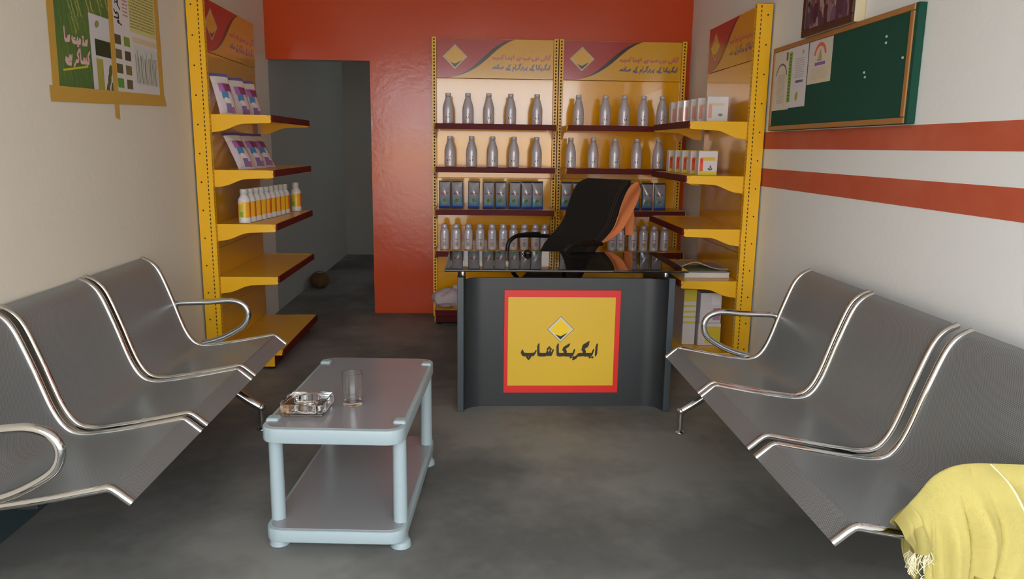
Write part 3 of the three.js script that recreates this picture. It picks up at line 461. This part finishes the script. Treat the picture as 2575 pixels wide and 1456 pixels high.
// ------------------------------------------------------------------ office chair with lining
{
  const c = thing('office_chair', 'black high-backed office chair turned sideways behind the glass-topped desk', 'chair', [0.635, 0, -4.98], 0);
  const F = new THREE.Vector3(-0.8, 0, 0.6), L = new THREE.Vector3(0.6, 0, 0.8);
  const P = (f, y, l) => [f * F.x + l * L.x, y, f * F.z + l * L.z];
  const prof = curve([[0.3, 0.5, 0], [0.16, 0.6, 0], [0.09, 0.7, 0], [0.015, 0.785, 0], [-0.055, 0.84, 0], [-0.125, 0.91, 0], [-0.16, 0.99, 0], [-0.19, 1.06, 0], [-0.23, 1.13, 0], [-0.275, 1.17, 0], [-0.335, 1.192, 0], [-0.36, 1.17, 0]]);
  const f0 = 0.0;
  mesh('backrest', sheet((u, v) => { const q = prof.getPoint(v), top = clamp((v - 0.72) / 0.28), l = (u - 0.5) * 0.45 * (1 - 0.3 * top * top), e = Math.abs(u - 0.5) * 2; return P(q.x + f0 - 0.02 * (1 - e * e) , q.y, l); }, 18, 48, 0.03, 0.5, 0.9), M.blackMesh, c);
  for (const [off, r] of [[0.205, 0.0016], [0.18, 0.0014]]) mesh('seam', tube(Array.from({ length: 14 }, (_, i) => { const q = prof.getPoint(0.1 + 0.8 * i / 13), e = off / 0.235; return P(q.x + 0.0015 - 0.02 * (1 - e * e), q.y + 0.0005, off); }), r, 40, 6), M.seam, c);
  mesh('seat_pad', rbox(0.5, 0.09, 0.5, 0.035, 0, 0, 0, 4).rotateY(Math.atan2(F.x, F.z)).translate(...P(0.12, 0.46, 0)), M.blackMesh, c);
  for (const s of [-1, 1]) mesh('armrest', merge([tube([P(-0.02, 0.795, s * 0.25), P(0.1, 0.806, s * 0.265), P(0.24, 0.812, s * 0.27), P(0.3, 0.795, s * 0.27), P(0.335, 0.74, s * 0.27), P(0.31, 0.6, s * 0.265), P(0.2, 0.47, s * 0.255)], 0.014, 40, 10), tube([P(0.06, 0.818, s * 0.262), P(0.16, 0.822, s * 0.268), P(0.26, 0.815, s * 0.27)], 0.013, 16, 8)]), M.blackPlastic, c);
  mesh('gas_column', cyl(0.025, 0.03, 0.34, ...P(0.1, 0.25, 0)), M.blackPlastic, c);
  for (let i = 0; i < 5; i++) { const a = i * 1.2566, q = P(0.1, 0, 0); const leg = mesh('base_leg', tube([[q[0], 0.11, q[2]], [q[0] + 0.15 * Math.cos(a), 0.1, q[2] + 0.15 * Math.sin(a)], [q[0] + 0.28 * Math.cos(a), 0.07, q[2] + 0.28 * Math.sin(a)]], 0.018, 12, 8), M.blackPlastic, c); mesh('caster', cyl(0.027, 0.027, 0.04, 0, 0, 0, 16).rotateZ(Math.PI / 2).translate(q[0] + 0.28 * Math.cos(a), 0.0275, q[2] + 0.28 * Math.sin(a)), M.rubber, leg); }
  // orange cloth hanging off the back of the chair
  const k = thing('orange_cloth', 'orange cloth hanging from the back of the black office chair', 'cloth', [0.635, 0, -4.98], 0);
  const wOf = (t) => 0.004 + 0.135 * Math.pow(Math.sin(Math.PI * Math.pow(clamp(t), 0.62)), 0.9);
  mesh('hanging_fold', sheet((u, v) => { const q = prof.getPoint(0.905 - 0.6 * v), w = wOf(v) * u; return P(q.x - 0.012 - w * 0.92, q.y - 0.01 - w * 0.42, 0.236 + 0.012 * Math.sin(5 * u + 3 * v)); }, 8, 30, 0.004), M.lining, k);
  mesh('hanging_fold', sheet((u, v) => { const w = 0.045 + 0.05 * Math.sin(Math.PI * (0.15 + 0.6 * v)); return P(-0.355 - 0.02 * v - w * (u - 0.5), 1.07 - 0.25 * v, 0.15 + 0.02 * Math.sin(7 * u + 2 * v)); }, 8, 24, 0.004), M.lining, k);
}

// ------------------------------------------------------------------ coffee table, ashtray, tumbler
{
  const t = thing('coffee_table', 'pale grey plastic two-tier coffee table between the two steel benches', 'table', [-0.457, 0, -2.85], -0.064);
  const rr2 = (w, d, r) => { const s = new THREE.Shape(), x = w / 2, y = d / 2; s.moveTo(-x + r, -y); s.lineTo(x - r, -y); s.quadraticCurveTo(x, -y, x, -y + r); s.lineTo(x, y - r); s.quadraticCurveTo(x, y, x - r, y); s.lineTo(-x + r, y); s.quadraticCurveTo(-x, y, -x, y - r); s.lineTo(-x, -y + r); s.quadraticCurveTo(-x, -y, -x + r, -y); return s; };
  const tray = (y, h) => { const g = new THREE.ExtrudeGeometry(rr2(0.475, 0.87, 0.06), { depth: h - 0.012, bevelEnabled: true, bevelSize: 0.006, bevelThickness: 0.006, bevelSegments: 3, curveSegments: 10 }).rotateX(-Math.PI / 2).translate(0, y + 0.006, 0); return toCreasedNormals(g, 0.5); };
  const top = (y) => new THREE.ExtrudeGeometry(rr2(0.455, 0.85, 0.055), { depth: 0.0015, bevelEnabled: true, bevelSize: 0.002, bevelThickness: 0.001, bevelSegments: 2 }).rotateX(-Math.PI / 2).translate(0, y, 0);
  const a = mesh('table_top', tray(0.412, 0.052), M.plastic, t); mesh('top_surface', top(0.4635), M.plasticTop, a);
  const b = mesh('lower_shelf', tray(0.052, 0.046), M.plastic, t); mesh('shelf_surface', top(0.0975), M.plasticTop, b);
  for (const sx of [-1, 1]) for (const sz of [-1, 1]) {
    const l = mesh('leg', merge([lathe([[0, 0.012], [0.027, 0.012], [0.026, 0.06], [0.025, 0.1], [0.0235, 0.41], [0.0235, 0.44], [0, 0.44]], 24)]).translate(sx * 0.216, 0, sz * 0.35), M.plastic, t);
    mesh('foot', lathe([[0, 0], [0.036, 0], [0.037, 0.006], [0.033, 0.012], [0.035, 0.018], [0.028, 0.03], [0, 0.03]], 24).translate(sx * 0.216, 0, sz * 0.35), M.plastic, l);
    mesh('leg_cap', rbox(0.045, 0.06, 0.045, 0.01, sx * 0.219, 0.445, sz * 0.35, 3), M.plastic, l);
  }
}
{
  const T = 0.4665, a = thing('glass_ashtray', 'square cut-glass ashtray on near left corner of the coffee table', 'ashtray', [-0.6, T, -2.6], -0.064);
  const s = new THREE.Shape([[-0.07, -0.07], [0.07, -0.07], [0.07, 0.07], [-0.07, 0.07]].map((p) => new THREE.Vector2(...p))); const h = new THREE.Path(); h.absarc(0, 0, 0.048, 0, Math.PI * 2, true); s.holes.push(h);
  const base = mesh('tray', merge([rbox(0.14, 0.012, 0.14, 0.004, 0, 0.006, 0)]), M.glass, a);
  const rim = new THREE.ExtrudeGeometry(s, { depth: 0.026, bevelEnabled: true, bevelSize: 0.003, bevelThickness: 0.003, bevelSegments: 2, curveSegments: 16 }).rotateX(-Math.PI / 2).translate(0, 0.0155, 0);
  mesh('rim', rim, M.glass, a);
  for (let i = 0; i < 4; i++) for (const s2 of [-1, 1]) mesh('cut_ridge', rbox(0.03, 0.03, 0.008, 0.003, s2 * 0.036, 0.03, 0.0775, 1).rotateY(i * Math.PI / 2), M.glass, a);
  const g = thing('glass_tumbler', 'clear empty glass tumbler standing on the coffee table', 'glass', [-0.45, T, -2.66]);
  mesh('tumbler_wall', lathe([[0, 0], [0.03, 0], [0.033, 0.003], [0.0375, 0.12], [0.037, 0.1215], [0.0355, 0.12], [0.0315, 0.018], [0.028, 0.014], [0, 0.012]], 40), M.glass, g);
}

// ------------------------------------------------------------------ three-seat steel benches
function profCurve() { return curve([[0, 0.388, 0], [0.018, 0.403, 0], [0.038, 0.42, 0], [0.052, 0.4315, 0], [0.06, 0.4335, 0], [0.07, 0.4325, 0], [0.12, 0.423, 0], [0.23, 0.402, 0], [0.33, 0.386, 0], [0.41, 0.379, 0], [0.465, 0.4, 0], [0.51, 0.472, 0], [0.565, 0.635, 0], [0.612, 0.758, 0], [0.648, 0.805, 0], [0.69, 0.827, 0]]); }
const seatProfile = (() => { const pc = profCurve(), out = [[0, 0.388], [0.01, 0.397], [0.025, 0.41], [0.04, 0.4235], [0.051, 0.433], [0.057, 0.4355]]; for (let i = 0; i <= 60; i++) { const q = pc.getPointAt(i / 60); if (q.x > 0.066) out.push([q.x, q.y]); } return out; })();
function bench(label, x0, dir, centers, half, legsZ, armZ) {
  // d runs from the front lip towards the wall; world x = x0 + dir * d
  const b = thing('steel_bench', label, 'bench', [x0 + dir * 0.35, 0, centers[1]]); const pc = profCurve(), X = (d) => dir * (d - 0.35), zc = centers[1];
  for (const c of centers) {
    const flip = dir > 0;
    const np = seatProfile.length - 1, g = sheet((u, v) => { const k = Math.round(u * np), q = seatProfile[flip ? k : np - k]; return [X(q[0]), q[1], c - zc + (v - 0.5) * 2 * (half - 0.02)]; }, np, 4, 0.002, 1.0, 2 * half, 0.3);
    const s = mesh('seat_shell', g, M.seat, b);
    for (const e of [-1, 1]) mesh('edge_tube', tube(Array.from({ length: 40 }, (_, i) => { const q = pc.getPointAt(i / 39); return [X(q.x), q.y, c - zc + e * (half - 0.013)]; }), 0.0125, 90, 12), M.chrome, s);
  }
  const z0 = centers[0] - zc, z1 = centers[2] - zc;
  mesh('beam', rbox(0.06, 0.04, Math.abs(z1 - z0) + 2 * half - 0.24, 0.004, X(0.36), 0.335, (z0 + z1) / 2), M.steelDark, b);
  for (const c of centers) for (const e of [-1, 1]) mesh('seat_bracket', rbox(0.3, 0.035, 0.02, 0.004, X(0.3), 0.362, c - zc + e * (half - 0.17)), M.steelDark, b);
  for (const lz of legsZ) {
    const z = lz - zc, leg = mesh('leg', merge([tube([[X(0.085), 0.115, z], [X(0.14), 0.15, z], [X(0.25), 0.225, z], [X(0.36), 0.262, z], [X(0.47), 0.225, z], [X(0.57), 0.15, z], [X(0.615), 0.115, z]], 0.021, 40, 12), cyl(0.026, 0.026, 0.1, X(0.36), 0.29, z)]), M.chrome, b);
    for (const d of [0.085, 0.615]) mesh('foot', merge([ball(0.022, X(d), 0.115, z), cyl(0.014, 0.014, 0.09, X(d), 0.06, z, 16), lathe([[0, 0], [0.024, 0], [0.025, 0.006], [0.014, 0.018], [0, 0.018]], 20).translate(X(d), 0, z)]), M.chrome, leg);
  }
  for (const [az, dy, k] of armZ) { const z = az - zc, X = (d) => dir * (0.548 - (0.548 - d) * k - 0.35); mesh('armrest', tube([[X(0.548), 0.585, z], [X(0.53), 0.6, z], [X(0.45), 0.604, z], [X(0.36), 0.608, z], [X(0.265), 0.614, z], [X(0.205), 0.592, z], [X(0.184), 0.545, z], [X(0.205), 0.49, z], [X(0.27), 0.445, z], [X(0.34), 0.413, z], [X(0.42), 0.392, z]], 0.0145, 80, 14).translate(0, dy, 0), M.chrome, b); }
  return b;
}
bench('perforated steel three-seat bench with chrome armrests along the left wall', -0.978, -1, [-3.54, -2.935, -2.325], 0.287, [-3.62, -1.87], [[-3.82, 0, 1], [-2.05, 0, 1]]);
bench('perforated steel three-seat bench along striped right wall, near arm under yellow towel', 0.937, 1, [-3.29, -2.695, -2.065], 0.29, [-3.55, -1.7], [[-3.585, 0, 1], [-1.78, -0.042, 0.83]]);

// ------------------------------------------------------------------ yellow towel over the near arm of the right bench
{
  const t = thing('yellow_towel', 'faded yellow towel with frayed edge draped over right bench armrest', 'towel', [1.25, 0, -1.78]);
  const ridge = curve([[-0.155, 0.452, 0], [-0.13, 0.486, 0], [-0.098, 0.528, 0], [-0.064, 0.574, 0], [-0.016, 0.601, 0], [0.04, 0.609, 0], [0.11, 0.607, 0], [0.2, 0.603, 0], [0.34, 0.595, 0]]);
  const sm = (a, b, x) => { const q = clamp((x - a) / (b - a)); return q * q * (3 - 2 * q); };
  const pleat = (u, v) => { const a = u * 15 + 0.9 * v + 0.5 * Math.sin(u * 6 + 1); return 0.05 * Math.pow(Math.abs(Math.sin(a)), 0.65) * (0.6 + 0.4 * Math.sin(u * 9 + 2)) - 0.012 + 0.005 * Math.sin(u * 61 + v * 3); };
  const over = (v) => Math.min(1, v * 5) * Math.PI / 2;
  const flap = (u, v) => {                              // u along the arm, v down from the ridge on the side of the door
    const q = ridge.getPoint(u * 0.7), drop = 0.02 + 0.06 * clamp(u / 0.235) + 0.245 * sm(0.235, 0.262, u) + 0.01 * Math.sin(u * 14);
    const spread = sm(0.35, 1, u) * 0.1 * Math.sin(Math.PI * Math.min(1, v * 0.85)) + 0.05 * v * sm(0.1, 0.3, u) * (1 - sm(0.4, 0.9, u));
    return [q.x + spread, q.y - drop * v - 0.018 * (1 - Math.cos(over(v))), 0.037 * Math.sin(over(v)) + 0.05 * v * (1 - 0.5 * v) + pleat(u, v) * sm(0.02, 0.45, v) * (1 - 0.8 * sm(0.82, 1, u)) + 0.016 * sm(0.8, 1, u) * sm(0, 0.1, v)];
  };
  mesh('front_flap', sheet(flap, 110, 44, 0.003, 0.5, 0.4), M.towel, t);
  mesh('front_fold', sheet((u, v) => { const q = ridge.getPoint(0.58 + 0.42 * u), drop = 0.15 - 0.03 * u; return [q.x + 0.02 * v, q.y - drop * v - 0.018 * (1 - Math.cos(over(v))), 0.026 * Math.sin(over(v)) + 0.008 * v + 0.006 * Math.sin(u * 14 + v * 2) * v]; }, 40, 20, 0.003, 0.25, 0.2), M.towel, t);
  mesh('rear_flap', sheet((u, v) => {
    const r = ridge.getPoint((1 - u)), drop = 0.02 + 0.24 * sm(0, 0.3, 1 - u), fold = 0.01 * Math.sin(u * 26 + v * 2) * v;
    return [r.x + 0.03 * v, r.y - drop * v - 0.018 * (1 - Math.cos(Math.min(1, v * 5) * Math.PI / 2)), -0.026 * Math.sin(Math.min(1, v * 5) * Math.PI / 2) - 0.012 * v + fold];
  }, 60, 24, 0.003, 0.5, 0.4), M.towel, t);
  const fr = []; seed = 99;
  for (let i = 0; i < 60; i++) { const [x, y, z] = flap(0.24 * i / 59, 1), l = rr(0.02, 0.055); fr.push(tube([[x, y + 0.004, z], [x + rr(-0.014, 0.006), y - l * 0.5, z + rr(-0.006, 0.008)], [x + rr(-0.018, 0.01), y - l, z + rr(-0.01, 0.012)]], 0.001, 6, 5)); }
  for (let i = 0; i < 24; i++) { const [x, y, z] = flap(0.27, 0.5 + 0.55 * i / 23), l = rr(0.01, 0.025); fr.push(tube([[x + 0.003, y, z], [x - l * 0.6, y - l * 0.3, z + rr(-0.006, 0.006)], [x - l, y - l, z + rr(-0.008, 0.008)]], 0.0011, 6, 5)); }
  const f = mesh('fringe', merge(fr), M.hem, t); f.userData.kind = 'stuff';
  mesh('hem', tube(Array.from({ length: 24 }, (_, i) => { const p = flap(1, i / 23); return [p[0], p[1], p[2] + 0.001]; }), 0.0035, 60, 6), M.hem, t);
}

// ------------------------------------------------------------------ posters and tape on the left wall
{
  const flat = (z0, z1, y0, y1, t = 0.0012, x = XL) => span(x, x + t, Math.min(y0, y1), Math.max(y0, y1), Math.min(z0, z1), Math.max(z0, z1));
  const print = (o, z0, z1, y0, y1, mat, x) => mesh('print', new THREE.PlaneGeometry(Math.abs(z1 - z0), y1 - y0).rotateY(Math.PI / 2).translate(x, (y0 + y1) / 2, (z0 + z1) / 2), mat, o);
  const a = tag(mesh('poster', flat(-3.2, -3.7, 1.6, 2.24), M.white), 'green crop poster with pink lettering taped to the left wall', 'poster'); print(a, -3.2, -3.7, 1.6, 2.24, M.posterG, XL + 0.0016);
  const b = tag(mesh('poster', flat(-3.7, -4.22, 1.62, 2.28), M.white), 'white leaflet poster with small plant pictures, right of green poster', 'poster'); print(b, -3.7, -4.22, 1.62, 2.28, M.posterW, XL + 0.0016);
  const slant = (pts, lift) => poly(pts, 0.0006).rotateY(Math.PI / 2).translate(XL + lift, 0, 0);   // pts are (-z, y)
  tag(mesh('tape_strip', slant([[3.165, 1.6], [3.215, 1.6], [3.235, 2.3], [3.185, 2.3]], 0.002), M.tape), 'yellow tape strip down the outer left edge of green poster', 'tape', 'yellow tape strips');
  tag(mesh('tape_strip', slant([[3.675, 1.51], [3.72, 1.5], [3.735, 2.3], [3.69, 2.3]], 0.0027), M.tape), 'yellow tape strip between the two posters, tail hanging below', 'tape', 'yellow tape strips');
  tag(mesh('tape_strip', slant([[4.2, 1.6], [4.255, 1.6], [4.25, 2.3], [4.2, 2.3]], 0.002), M.tape), 'yellow tape strip down the right edge of white poster', 'tape', 'yellow tape strips');
  tag(mesh('tape_strip', slant([[3.14, 1.553], [4.275, 1.59], [4.255, 1.645], [3.14, 1.615]], 0.0034), M.tape), 'long yellow tape strip along the bottom of both posters', 'tape', 'yellow tape strips');
}

// ------------------------------------------------------------------ notice board, papers, framed photograph on the right wall
{
  const xb = 1.69, z0 = -4.43, z1 = -2.985, y0 = 1.51, y1 = 1.97;
  const b = thing('notice_board', 'green notice board with wooden frame on right wall above red stripe', 'notice board', [XR, y0, (z0 + z1) / 2]);
  const L = (x0, x1, ya, yb, za, zb, r) => rspan(x0 - XR, x1 - XR, ya - y0, yb - y0, za - (z0 + z1) / 2, zb - (z0 + z1) / 2, r);
  mesh('felt_panel', L(xb + 0.006, XR - 0.001, y0, y1, z0, z1, 0.002), M.board, b);
  for (const g of [L(xb, xb + 0.012, y0 + 0.002, y0 + 0.026, z0 + 0.004, z1 - 0.02, 0.003), L(xb, xb + 0.012, y1 - 0.026, y1 - 0.002, z0 + 0.004, z1 - 0.02, 0.003), L(xb, xb + 0.012, y0 + 0.028, y1 - 0.028, z0 + 0.004, z0 + 0.028, 0.003), L(xb, xb + 0.012, y0 + 0.028, y1 - 0.028, z1 - 0.046, z1 - 0.02, 0.003)]) mesh('frame_strip', g, M.wood, b);
  for (const [y, z] of [[1.87, -3.2], [1.845, -3.2], [1.74, -3.36], [1.72, -3.35], [1.77, -3.06]]) mesh('pin', ball(0.006, xb + 0.004 - XR, y - y0, z - (z0 + z1) / 2, 8), M.pin, b);
  const sheetOn = (name, label, za, zb, ya, yb, mat, lift) => { const x = xb + 0.0058 - lift, o = tag(mesh(name, span(x - 0.0006, x, ya, yb, za, zb), M.white), label, 'paper', 'papers on the notice board'); mesh('print', new THREE.PlaneGeometry(zb - za, yb - ya).rotateY(-Math.PI / 2).translate(x - 0.001, (ya + yb) / 2, (za + zb) / 2), mat, o); };
  sheetOn('notice_sheet', 'cream paper with grey arc at far left end of notice board', -4.4, -4.17, 1.622, 1.942, M.leafSheet, 0.0005);
  sheetOn('notice_sheet', 'white paper with vertical green strip, middle sheet on notice board', -4.2, -3.955, 1.628, 1.942, M.stripSheet, 0.003);
  sheetOn('notice_sheet', 'shorter white paper with orange arch, rightmost sheet on notice board', -3.95, -3.69, 1.733, 1.942, M.arcSheet, 0.0005);
  const f = thing('picture_frame', 'dark framed group photograph standing above the green notice board', 'picture', [XR, 1.971, -3.74]);
  mesh('backing', rspan(-0.05, -0.001, 0, 0.5, -0.27, 0.27, 0.003), M.cream, f);
  for (const [ya, yb, za, zb] of [[0, 0.035, -0.27, 0.27], [0.465, 0.5, -0.27, 0.27], [0.036, 0.464, -0.27, -0.235], [0.036, 0.464, 0.235, 0.27]]) mesh('frame_bar', rspan(-0.062, -0.05, ya, yb, za, zb, 0.003), M.frameDark, f);
  mesh('photo_print', new THREE.PlaneGeometry(0.47, 0.43).rotateY(-Math.PI / 2).translate(-0.0515, 0.25, 0), M.photo, f);
}
{ // bundle on the passage floor
  const s = thing('brown_bundle', 'small brown bundle on dark passage floor by the left wall', 'bundle', [-1.56, 0, -7.5], 0.2);
  mesh('bundle_body', sheet((u, v) => { const a = u * Math.PI * 2, r = Math.sin(Math.PI * v) ** 0.6; return [0.09 * r * Math.cos(a) * (1 + 0.1 * Math.sin(3 * a)), 0.075 - 0.073 * Math.cos(Math.PI * v), 0.17 * r * Math.sin(a) * (1 + 0.08 * Math.sin(4 * a + 3 * v))]; }, 28, 14), M.sack, s);
  mesh('tie', tube(Array.from({ length: 17 }, (_, i) => { const a = i / 16 * Math.PI * 2; return [0.088 * Math.cos(a), 0.075 + 0.072 * Math.sin(a), 0.02]; }), 0.004, 40, 6), M.hem, s);
}

renderer.render(scene, camera);
